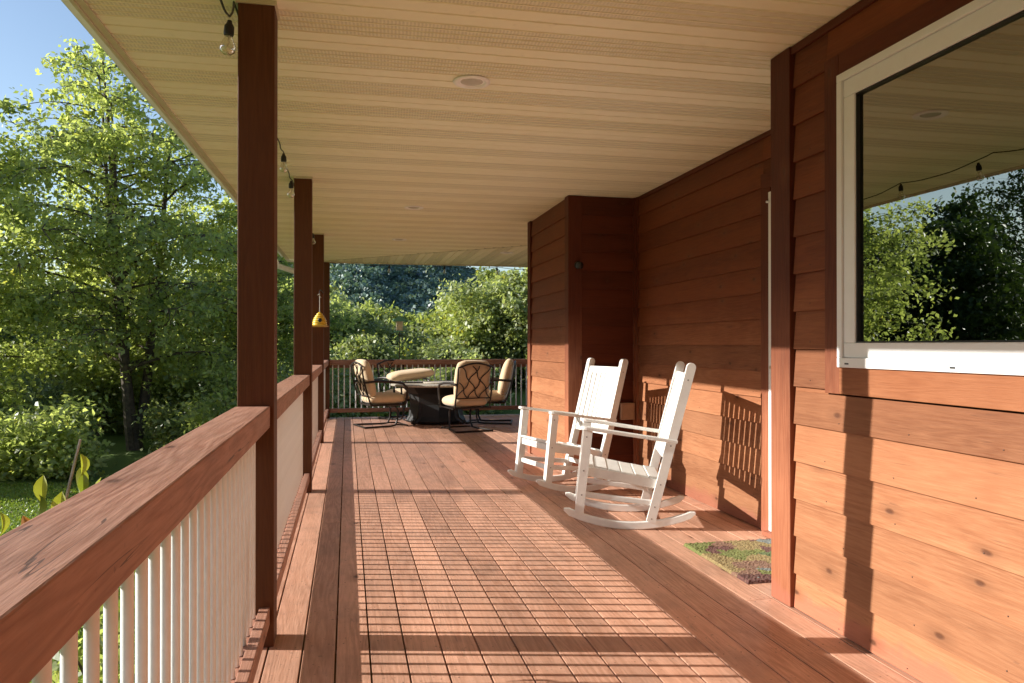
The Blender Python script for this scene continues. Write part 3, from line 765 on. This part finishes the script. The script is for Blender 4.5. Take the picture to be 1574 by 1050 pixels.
# ------------------------------------------------------------------ dining set
def dining_chair(loc,heading,label,back=True):
    t=empty('patio_chair',loc,heading,label=label,cat='patio chair',group='cushioned metal patio chairs round the table')
    I=M['iron']; y=.28
    P=lambda yy,s: Vector((-.27-.15*s-.02*math.sin(PI*s),yy,.33+.62*s))     # back plane param
    mb=MB(); pts=[P(-.26,k/8) for k in range(8)]+[P(-.26+.52*k/10,.90+.10*math.sin(PI*k/10)) for k in range(11)]+[P(.26,1-k/8) for k in range(1,9)]
    mb.tube(pts,.013,7)
    mb.tube([P(-.25,.22),P(.25,.22)],.009,6)
    for a in np.linspace(-.25,.25,4):
        for sg in (-1,1):
            q=[]
            for k in range(13):
                s_=.22+.72*k/12; yy=a+sg*.30*(k/12)+.02*math.sin(2*PI*k/6)
                if abs(yy)<.26: q.append(P(yy,s_))
            if len(q)>2: mb.tube(q,.0075,5)
    mb.build('back_frame',I,t,smooth=True)
    for s in (-1,1):
        mb=MB(); mb.tube([(-.37,s*y,.66),(-.20,s*(y+.02),.675),(.02,s*(y+.03),.665),(.20,s*(y+.02),.64),(.27,s*(y+.01),.57),(.27,s*y,.45),(.24,s*y,.335)],.014,7,flat=1.3); mb.build('arm',I,t,smooth=True)
    mb=MB(); mb.tube([(-.27,-y,.33),(.24,-y,.325),(.25,y,.325),(-.27,y,.33),(-.27,-y,.33)],.014,7); mb.box(-.26,.24,-y,y,.318,.326); mb.build('seat_frame',I,t,smooth=True)
    mb=MB(); 
    for s in (-1,1): mb.tube([(.02,s*.16,.32),(.13,s*.16,.30),(.17,s*.16,.24),(.16,s*.16,.10),(.13,s*.18,.025),(.05,s*.21,.016),(-.36,s*.27,.016)],.014,7)
    mb.tube([(-.36,-.27,.016),(-.36,.27,.016)],.014,7); mb.tube([(.14,-.17,.03),(.30,-.22,.016),(.32,.22,.016),(.14,.17,.03)],.012,6); mb.build('spring_base',I,t,smooth=True)
    if True:
        mb=MB(); mb.super((.0,0,.410),((1,0,0),(0,1,0),(0,0,1)),(.285,.27,.092),.38,16,.01); mb.build('seat_cushion',M['tan'],t,smooth=True)
    if back:
        d=(P(0,1)-P(0,0)).normalized(); f=Vector((d.z,0,-d.x))
        mb=MB(); mb.super(P(0,.57)+f*.10,(d,(0,1,0),f),(.29,.262,.092),.42,16,.015); mb.build('back_cushion',M['tan'],t,smooth=True)
    return t
TC=(1.34,11.95)
def face(x,y): return math.atan2(TC[1]-y,TC[0]-x)
dining_chair((.52,11.62,0),face(.52,11.62)-.1,'patio chair at the left of the table with its back to the railing')
dining_chair((1.62,10.85,0),face(1.62,10.85)+.0,'patio chair in front of the table, seen from behind its lattice back')
dining_chair((2.12,11.75,0),face(2.12,11.75),'patio chair at the right of the table, facing left')
dining_chair((.92,12.60,0),face(.92,12.60),'patio chair behind the table with bare lattice back, against the far railing',back=False)
tb=empty('patio_table',(*TC,0),label='round stone topped patio table on a dark pedestal between the chairs',cat='table')
mb=MB(); mb.lathe([(0,.575),(.66,.575),(.70,.585),(.705,.60),(.69,.613),(0,.615)],(0,0,0),48); mb.build('table_top',M['stone'],tb,smooth=True)
mb=MB(); mb.lathe([(.44,.02),(.46,.05),(.42,.12),(.40,.30),(.42,.46),(.50,.54),(.54,.574)],(0,0,0),8); mb.build('pedestal',M['pedestal'],tb)
for k in range(4):
    a=PI/4+k*PI/2; c,s=math.cos(a),math.sin(a); mb=MB()
    mb.tube([(.34*c,.34*s,.40),(.37*c,.37*s,.22),(.42*c,.42*s,.08),(.52*c,.52*s,.03),(.56*c,.56*s,.045),(.54*c,.54*s,.07)],[.04,.05,.045,.03,.026,.02],8); mb.build('foot',M['iron'],tb,smooth=True)
mb=MB(); mb.lathe([(0,.0),(.30,.0),(.31,.012),(.30,.022),(.0,.028)],(0,0,0),40); o=mb.build('burner_lid',M['stone'],smooth=True,loc=(TC[0]+.1,TC[1]-.05,.6155)); tag(o,'thin round lid lying on the patio table top','lid')
mb=MB(); q=Matrix.Rotation(R(-6),3,'Y'); mb.super((0,0,0),(q@Vector((1,0,0)),(0,1,0),q@Vector((0,0,1))),(.36,.27,.085),.42,18,.01)
o=mb.build('loose_cushion',M['tan'],smooth=True,loc=(.97,12.22,.735)); o.rotation_euler=(0,0,.1); tag(o,'loose tan cushion lying tilted on the back of the patio table','cushion')

# ------------------------------------------------------------------ birdhouse, feeder, spinner
b=empty('plant_hook',(-.30,9.75,1.86),label='thin dark hook fixed to the third porch post',cat='hook')
mb=MB(); mb.tube([(0.01,.0,-.02),(-.01,-.08,.0),(-.02,-.20,.0),(-.025,-.235,-.015),(-.025,-.245,-.045),(-.02,-.225,-.05)],.006,6); mb.build('arm',M['iron'],b,smooth=True)
h=empty('birdhouse',(-.325,9.51,1.42),-R(8),label='yellow beehive shaped birdhouse hanging by a white cord in front of the third post',cat='birdhouse')
mb=MB(); prof=[(.0,.012)]; 
nr=6
for k in range(nr):
    zc=.024+.024*k; rr=[.078,.076,.070,.060,.046,.028][k]
    for a in np.linspace(-PI/2,PI/2,5)[(0 if k==0 else 1):]: prof.append((rr+.010*math.cos(a),zc+.012*math.sin(a)))
prof.append((.012,.170)); prof.append((0,.178)); mb.lathe(prof,(0,0,0),28); mb.build('hive_body',M['yellow'],h,smooth=True)
mb=MB(); mb.lathe([(0,-.079),(.021,-.0785),(.024,-.086),(.019,-.092),(0,-.091)],(.02,-.003,.075),18,'Y'); mb.build('entrance_hole',M['black'],h,smooth=True)
mb=MB(); mb.box(-.09,.09,-.10,.09,-.004,.012); mb.build('base_board',plain('ochre_board',(.62,.36,.06),.5),h,bevel=.003)
mb=MB(); mb.tube([(0,0,.174),(0.001,0,.28),(0,0,.395)],.0045,6); mb.tube([(0,0,.395),(-.02,0,.375),(-.026,0,.38)],.0045,5); mb.tube([(0,0,.36),(.018,0,.345)],.004,5); mb.build('cord',M['rope'],h,smooth=True)

fd=empty('bird_feeder',(.86,13.14,0),label='green roofed bird feeder on a thin pole above the far railing',cat='bird feeder')
mb=MB(); mb.tube([(0,.06,-.9),(0,.06,1.42)],.009,7); mb.build('pole',M['iron'],fd,smooth=True)
mb=MB(); mb.prism([(-.115,1.60),(.115,1.60),(.095,1.64),(0,1.69),(-.095,1.64)],lambda p,y:(p[0],y,p[1]),-.03,.15); mb.build('roof',M['green'],fd)
mb=MB(); mb.box(-.055,.055,.01,.11,1.44,1.599); mb.build('seed_box',M['seed'],fd,bevel=.004)
mb=MB(); mb.box(-.085,.085,-.02,.14,1.42,1.439); mb.build('tray',M['green'],fd,bevel=.003)

sp=empty('wind_spinner',(-1.35,13.6,GZ),label='white X shaped wind spinner standing in the yard behind the second post',cat='wind spinner')
mb=MB(); mb.tube([(0,0,0),(0,0,2.7)],.012,7); mb.build('pole',M['iron'],sp,smooth=True)
for k in range(4):
    a=R(40)+k*PI/2; mb=MB(); mb.bar((.03*math.cos(a),-.02,2.7+.03*math.sin(a)),(.21*math.cos(a),-.02,2.7+.21*math.sin(a)),.012,.075,up=(-math.sin(a),0,math.cos(a))); mb.build('blade',M['weather'],sp)

# ------------------------------------------------------------------ vegetation
TG='trees beyond the porch'
make_tree('birch_tree','tall birch like tree with the highest crown, seen left of the first post',-4.35,17.6,8.7,2.8,36000,.078,'leafA',stems=4,seed=11,low=.2,top=.7,droop=.5,cluster=.10,nb=96)
make_tree('birch_tree','leafy tree at the far left edge of the view',-7.3,16.6,7.2,2.1,24000,.078,'leafA',stems=2,seed=12,low=.12,top=.8,droop=.4,nb=56,cluster=.11)
make_tree('birch_tree','smaller leafy tree between the tall birch and the second post',-2.1,19.2,6.0,1.9,21000,.078,'leafA',stems=3,seed=13,low=.12,top=.8,droop=.4,nb=54,cluster=.11)
make_tree('birch_tree','low leafy tree in front of the tall birch trunk on the left',-6.0,20.5,4.6,2.2,20000,.085,'leafC',stems=2,seed=14,low=.06,top=.8,droop=.3,nb=48,cluster=.13)
# background behind left trees
for i,(x,y,h,w,m) in enumerate([(-14,34,4.4,3.4,'leafC'),(-8.5,36,4.2,3.4,'leafA'),(-3.5,38,5.0,3.2,'leafC'),(-19,30,4.2,3.2,'leafA')]):
    make_tree('broadleaf_tree',['distant olive tree showing through the left foliage','second distant tree behind the tall birch','distant tree just left of the third post','distant tree at the far left behind the leaves'][i],x,y,h,w,20000,.17,m,stems=2,seed=30+i,low=.05,top=.8,nb=40,cluster=.25)
# centre and right
def pix(u,d): 
    lat=(u-787)/1190*d; return lat*.978+d*.208, d*.978-lat*.208
spec=[(540,458,25,1.3,'leafC','pale leafy tree just right of the corner post',22000,.10),
(585,455,30,1.7,'leafB','rounded light tree in the middle gap left of the feeder',24000,.12),
(622,486,26,1.0,'leafC','small olive tree straight behind the feeder',12000,.10),
(664,462,31,1.3,'leafD','dark green tree below the hill, left of the bright tree',18000,.11),
(705,440,29,1.2,'leafB','yellow green tree beside the big right tree',24000,.11),
(752,398,26,1.7,'leafB','large bright green tree at the right, next to the siding wall',42000,.10),
(812,385,25,2.0,'leafC','grey green tree partly hidden behind the siding wall',42000,.10),
(560,505,22,.9,'leafC','short shrubby tree behind the left patio chair',12000,.085),
(690,520,23,1.1,'leafC','short shrubby tree behind the patio table',14000,.085),
(497,446,24,1.5,'leafA','dark leafy tree behind the corner post',26000,.10),
(446,400,27,1.7,'leafA','dark leafy tree seen between the first and second posts',26000,.10)]
for i,(u,yt,d,w,m,l,n,ls) in enumerate(spec):
    x,y=pix(u,d); h=((530-yt)*d/1190+1.2-gz(x,y))*.86
    make_tree('broadleaf_tree',l,x,y,h,w,n,ls,m,stems=2 if w>1.5 else 1,seed=50+i,low=.05,top=.8,droop=.15,nb=46,cluster=.16)
# undergrowth: each clump a bush
bl=[(-9.0,14.2,1.6,1.4,'leafC'),(-6.7,13.1,1.15,1.1,'leafC'),(-5.0,14.3,1.1,1.1,'leafA'),(-3.0,17.0,.9,1.1,'leafC'),(-2.0,16.5,1.7,1.3,'leafA'),(-1.0,17.8,1.8,1.2,'leafC')]
bl+=[(-8.6,19.5,2.0,1.6,'leafC'),(-5.2,21.5,2.2,1.7,'leafB'),(-3.9,20.4,1.7,1.4,'leafC'),(-2.4,22.0,2.1,1.6,'leafB'),(-7.0,23.0,2.3,1.8,'leafC')]
ll=['grey green bush at the far left edge above the rail','low olive bush left of the forked trunk','dark bush at the foot of the tall birch','low bush right of the tall birch trunk','leafy bush seen between first and second posts','rounded bush behind the second post','bush behind the left edge tree','bright bush behind the tall birch trunk, left of its foot','olive bush behind the tall birch trunk, right of its foot','bright bush deep behind the smaller leafy tree','tall bush deep behind the left trees']
for i,((x,y,h,w,m),l) in enumerate(zip(bl,ll)): make_bush('bush',l,x,y,h,w,9000,.075,m,'bushes along the edge of the lawn',seed=70+i)
bl=[(-.1,19,1.7,1.2,'leafB',True),(1.4,20,1.5,1.2,'leafC',True),(2.9,21,1.7,1.2,'leafC',False),(4.0,26,1.2,1.0,'leafB',False),(.5,23,2.4,1.4,'leafB',False),(2.2,25,2.6,1.6,'leafC',False),(6.6,27,1.6,1.6,'leafC',False),(9.2,26,1.6,1.6,'leafA',False)]
ll=['wild bush with yellow flowers right of the corner post','weedy bush with yellow flowers behind the left patio chair','bush behind the patio table','bright bush behind the front patio chair','tall light bush behind the corner post gap','tall olive bush in the middle behind the feeder pole','bush at the foot of the large right tree','dark bush at the right end of the far railing']
for i,((x,y,h,w,m,f),l) in enumerate(zip(bl,ll)): make_bush('bush',l,x,y,h,w,9000,.09,m,'bushes behind the far railing',seed=90+i,flower=f)
# trees that only the window mirrors
mt=[(-11.2,23.5,5.6,1.9),(-13.8,25,6.2,2.1),(-17.0,23.2,7.2,2.4),(-19.0,30,7.0,2.6),(-24.5,28,10.0,3.2),(-14.6,20.8,6.0,1.9)]
for i,(x,y,h,w) in enumerate(mt):
    make_tree('dark_tree',['dark tree mirrored in the window, nearest the frame','dark tree mirrored at the left of the glass','tall dark tree mirrored right of the middle of the glass','tallest dark tree mirrored in the window','dark tree mirrored low in the glass','dark tree mirrored at the right edge of the glass'][i],x,y,h,w,15000,.12,'leafD',stems=1,seed=120+i,low=.04,top=.55,droop=.25,nb=60,cluster=.2)

# near sapling and shrub by the railing
def sapling():
    t=empty('sapling',(-1.10,2.95,GZ-.12),label='thin twig sapling with curled yellow green leaves just outside the near railing',cat='sapling')
    mb=MB(); lv=[]
    stems=[[(-.02,0,0),(.02,.05,.9),(.06,.08,1.5),(.16,.10,1.98)],[(0,0,.9),(-.08,.02,1.4),(-.10,.05,1.75)],[(.02,.05,1.2),(-.12,.1,1.55),(-.22,.08,1.72)],[(.05,.08,1.4),(.15,.05,1.6),(.26,.02,1.66)]]
    for s in stems: mb.tube(s,[.012*(1-.75*i/(len(s)-1))+.002 for i in range(len(s))],6)
    mb.build('stem',M['barkpale'],t,smooth=True)
    rd=random.Random(5)
    spots=[(.05,.09,1.86),(.11,.09,1.80),(.22,.06,1.70),(-.06,.06,1.66),(.16,.08,1.88),(-.17,.07,1.66),(.15,.1,1.93),(.17,.1,1.86),(.02,.05,1.80),(-.02,.06,1.72),(.20,.08,1.78),(.26,.05,1.85),(-.09,.05,1.74),(-.11,.05,1.62),(-.22,.08,1.70),(.26,.02,1.64),(.12,.06,1.70),(-.04,.02,1.50),(.0,.05,1.55),(.08,.06,1.6),(-.15,.08,1.62)]
    for p in spots:
        L=rd.uniform(.07,.12); w=L*.22; az=rd.uniform(0,2*PI); n=6; vs=[];fs=[]
        for k in range(n+1):
            u=k/n; c=Vector(p)+Vector((math.cos(az)*(.015+.05*u*(1-u)),math.sin(az)*(.015+.05*u*(1-u)),-L*u)); ww=w*math.sin(PI*u**.8)+.001
            sd=Vector((-math.sin(az),math.cos(az),0)); ou=Vector((math.cos(az),math.sin(az),0))
            vs+=[c-sd*ww+ou*ww*.6,c,c+sd*ww+ou*ww*.6]
        for k in range(n): a=3*k; fs+=[(a,a+1,a+4,a+3),(a+1,a+2,a+5,a+4)]
        m2=MB(); m2.add(vs,fs,rd.random()); m2.build('leaf',M['leafY'],t,smooth=True)
sapling()
make_bush('shrub','broad leaved shrub growing below the near railing',-1.5,2.2,.75,.8,1500,.075,'leafB',seed=201,wy=1.6)
make_bush('shrub','small green shrub below the railing near the first post',-1.2,4.9,.6,.6,1000,.06,'leafA',seed=202,wy=1.4)

# grass tufts near the deck and scattered on the lawn
def grass():
    n=150000
    x=-.9-rng.random(n)**1.2*6.5; y=rng.uniform(.4,13.5,n)
    C=np.stack([x,y,np.full(n,GZ+.012)+.05*np.sin(x*.7)*np.cos(y*.5)],1)
    o=quads_obj('grass',C,rng.uniform(.014,.034,n),leafmat('grass_blades',(.11,.18,.025),(.26,.33,.06),(.30,.27,.09),.3),up=0,droop=-3,aspect=2.2)
    tag(o,'short grass blades covering the lawn beside the porch','grass',kind='stuff')
grass()

# ------------------------------------------------------------------ hill with woods
def hill():
    def ridge(az): # azimuth degrees from +Y, clockwise
        return 3.2+5.6*math.exp(-((az-0)/8)**2)+.25*math.sin(az*1.7)+.7*math.exp(-((az-30)/8)**2)*4+8*min(1,max(0,(abs(az+5)-50)/25))  # last term lifts the unseen ridge all round, added to block low sky
    azs=np.linspace(-180,180,430); rows=16; vs=[];fs=[]
    def hz(az,t):
        D=230+230*t; el=math.radians(ridge(az)); H=math.tan(el)*460+1.2
        p=t**.8 ; z=GZ+ (H-GZ)*p + 3.0*math.sin(az*.9+t*5)*t*(1-t)*3+5*math.sin(az*.31+2)*t*(1-t)
        return D,z
    for t in np.linspace(0,1,rows):
        for az in azs:
            D,z=hz(az,t); a=math.radians(az); vs.append((D*math.sin(a),D*math.cos(a),z-(1 if t==0 else 0)))
    n=len(azs)
    for i in range(rows-1):
        for k in range(n-1): fs.append((i*n+k,i*n+k+1,(i+1)*n+k+1,(i+1)*n+k))
    for az in azs:
        a=math.radians(az); vs.append((620*math.sin(a),620*math.cos(a),GZ-2))
    for k in range(n-1): fs.append(((rows-1)*n+k,(rows-1)*n+k+1,rows*n+k+1,rows*n+k))
    mb=MB(); mb.add(vs,fs,.5); o=mb.build('hill',M['hill'],smooth=True); tag(o,'steep wooded hill beyond the garden','hill',kind='structure')
    Cs=[];Rv=[];Ss=[]
    for i in range(3300):
        az=rng.uniform(-40,30) if i>1700 else rng.uniform(-8,15); t=rng.random()**.8; D,z=hz(az,t); a=math.radians(az); w=rng.uniform(2.4,5.2)
        k=95; d=rng.normal(size=(k,3)); d/=np.linalg.norm(d,axis=1)[:,None]; d[:,2]=np.abs(d[:,2])*1.15-.15
        rr=(w*rng.uniform(.65,1.08,(k,1)))
        Cs.append(np.array([D*math.sin(a),D*math.cos(a),z+w*.4])+d*rr); base=rng.random(); Rv.append(np.clip(base*.8+.3*rng.random(k)-.1,0,1)); Ss.append(np.full(k,w*.30)*rng.uniform(.6,1.3,k))
    o=quads_obj('hill_woods',np.concatenate(Cs),np.concatenate(Ss),M['leafH'],up=.2,rnd=np.concatenate(Rv),aspect=1.1)
    tag(o,'distant bluish green forest covering the hill','forest',kind='stuff')
hill()

# ------------------------------------------------------------------ camera, light, world
f_px=1190; th=math.atan((787-534)/f_px); ph=math.atan(5.5/math.hypot(f_px,253))
cam=bpy.data.cameras.new('camera'); co=bpy.data.objects.new('camera',cam); COL.objects.link(co); SC.camera=co
co.location=(0,0,1.2); co.rotation_euler=(PI/2+ph,0,-th); cam.sensor_width=36; cam.lens=36*f_px/1574; cam.clip_end=5000; cam.clip_start=.05
el=R(23.7); az=R(12.9)
S=Vector((-math.cos(el)*math.cos(az),math.cos(el)*math.sin(az),math.sin(el)))
sun=bpy.data.lights.new('sun','SUN'); so=bpy.data.objects.new('sun',sun); COL.objects.link(so)
sun.energy=8.0; sun.angle=R(.4); sun.color=(1,.965,.90); so.rotation_euler=S.to_track_quat('Z','Y').to_euler(); so.location=S*50
w=bpy.data.worlds.new('World'); SC.world=w; w.use_nodes=True; nt=w.node_tree; bg=nt.nodes['Background']
sky=nt.nodes.new('ShaderNodeTexSky'); sky.sky_type='NISHITA'; sky.sun_disc=False; sky.sun_elevation=el; sky.sun_rotation=math.atan2(S.x,S.y); sky.dust_density=.7; sky.ozone_density=1.3
nt.links.new(sky.outputs[0],bg.inputs[0]); bg.inputs[1].default_value=.185
SC.view_settings.view_transform='Standard'; SC.view_settings.look='None'; SC.view_settings.exposure=0; SC.view_settings.gamma=1
SC.render.engine='CYCLES'; SC.cycles.max_bounces=10; SC.cycles.diffuse_bounces=4; SC.cycles.transparent_max_bounces=12
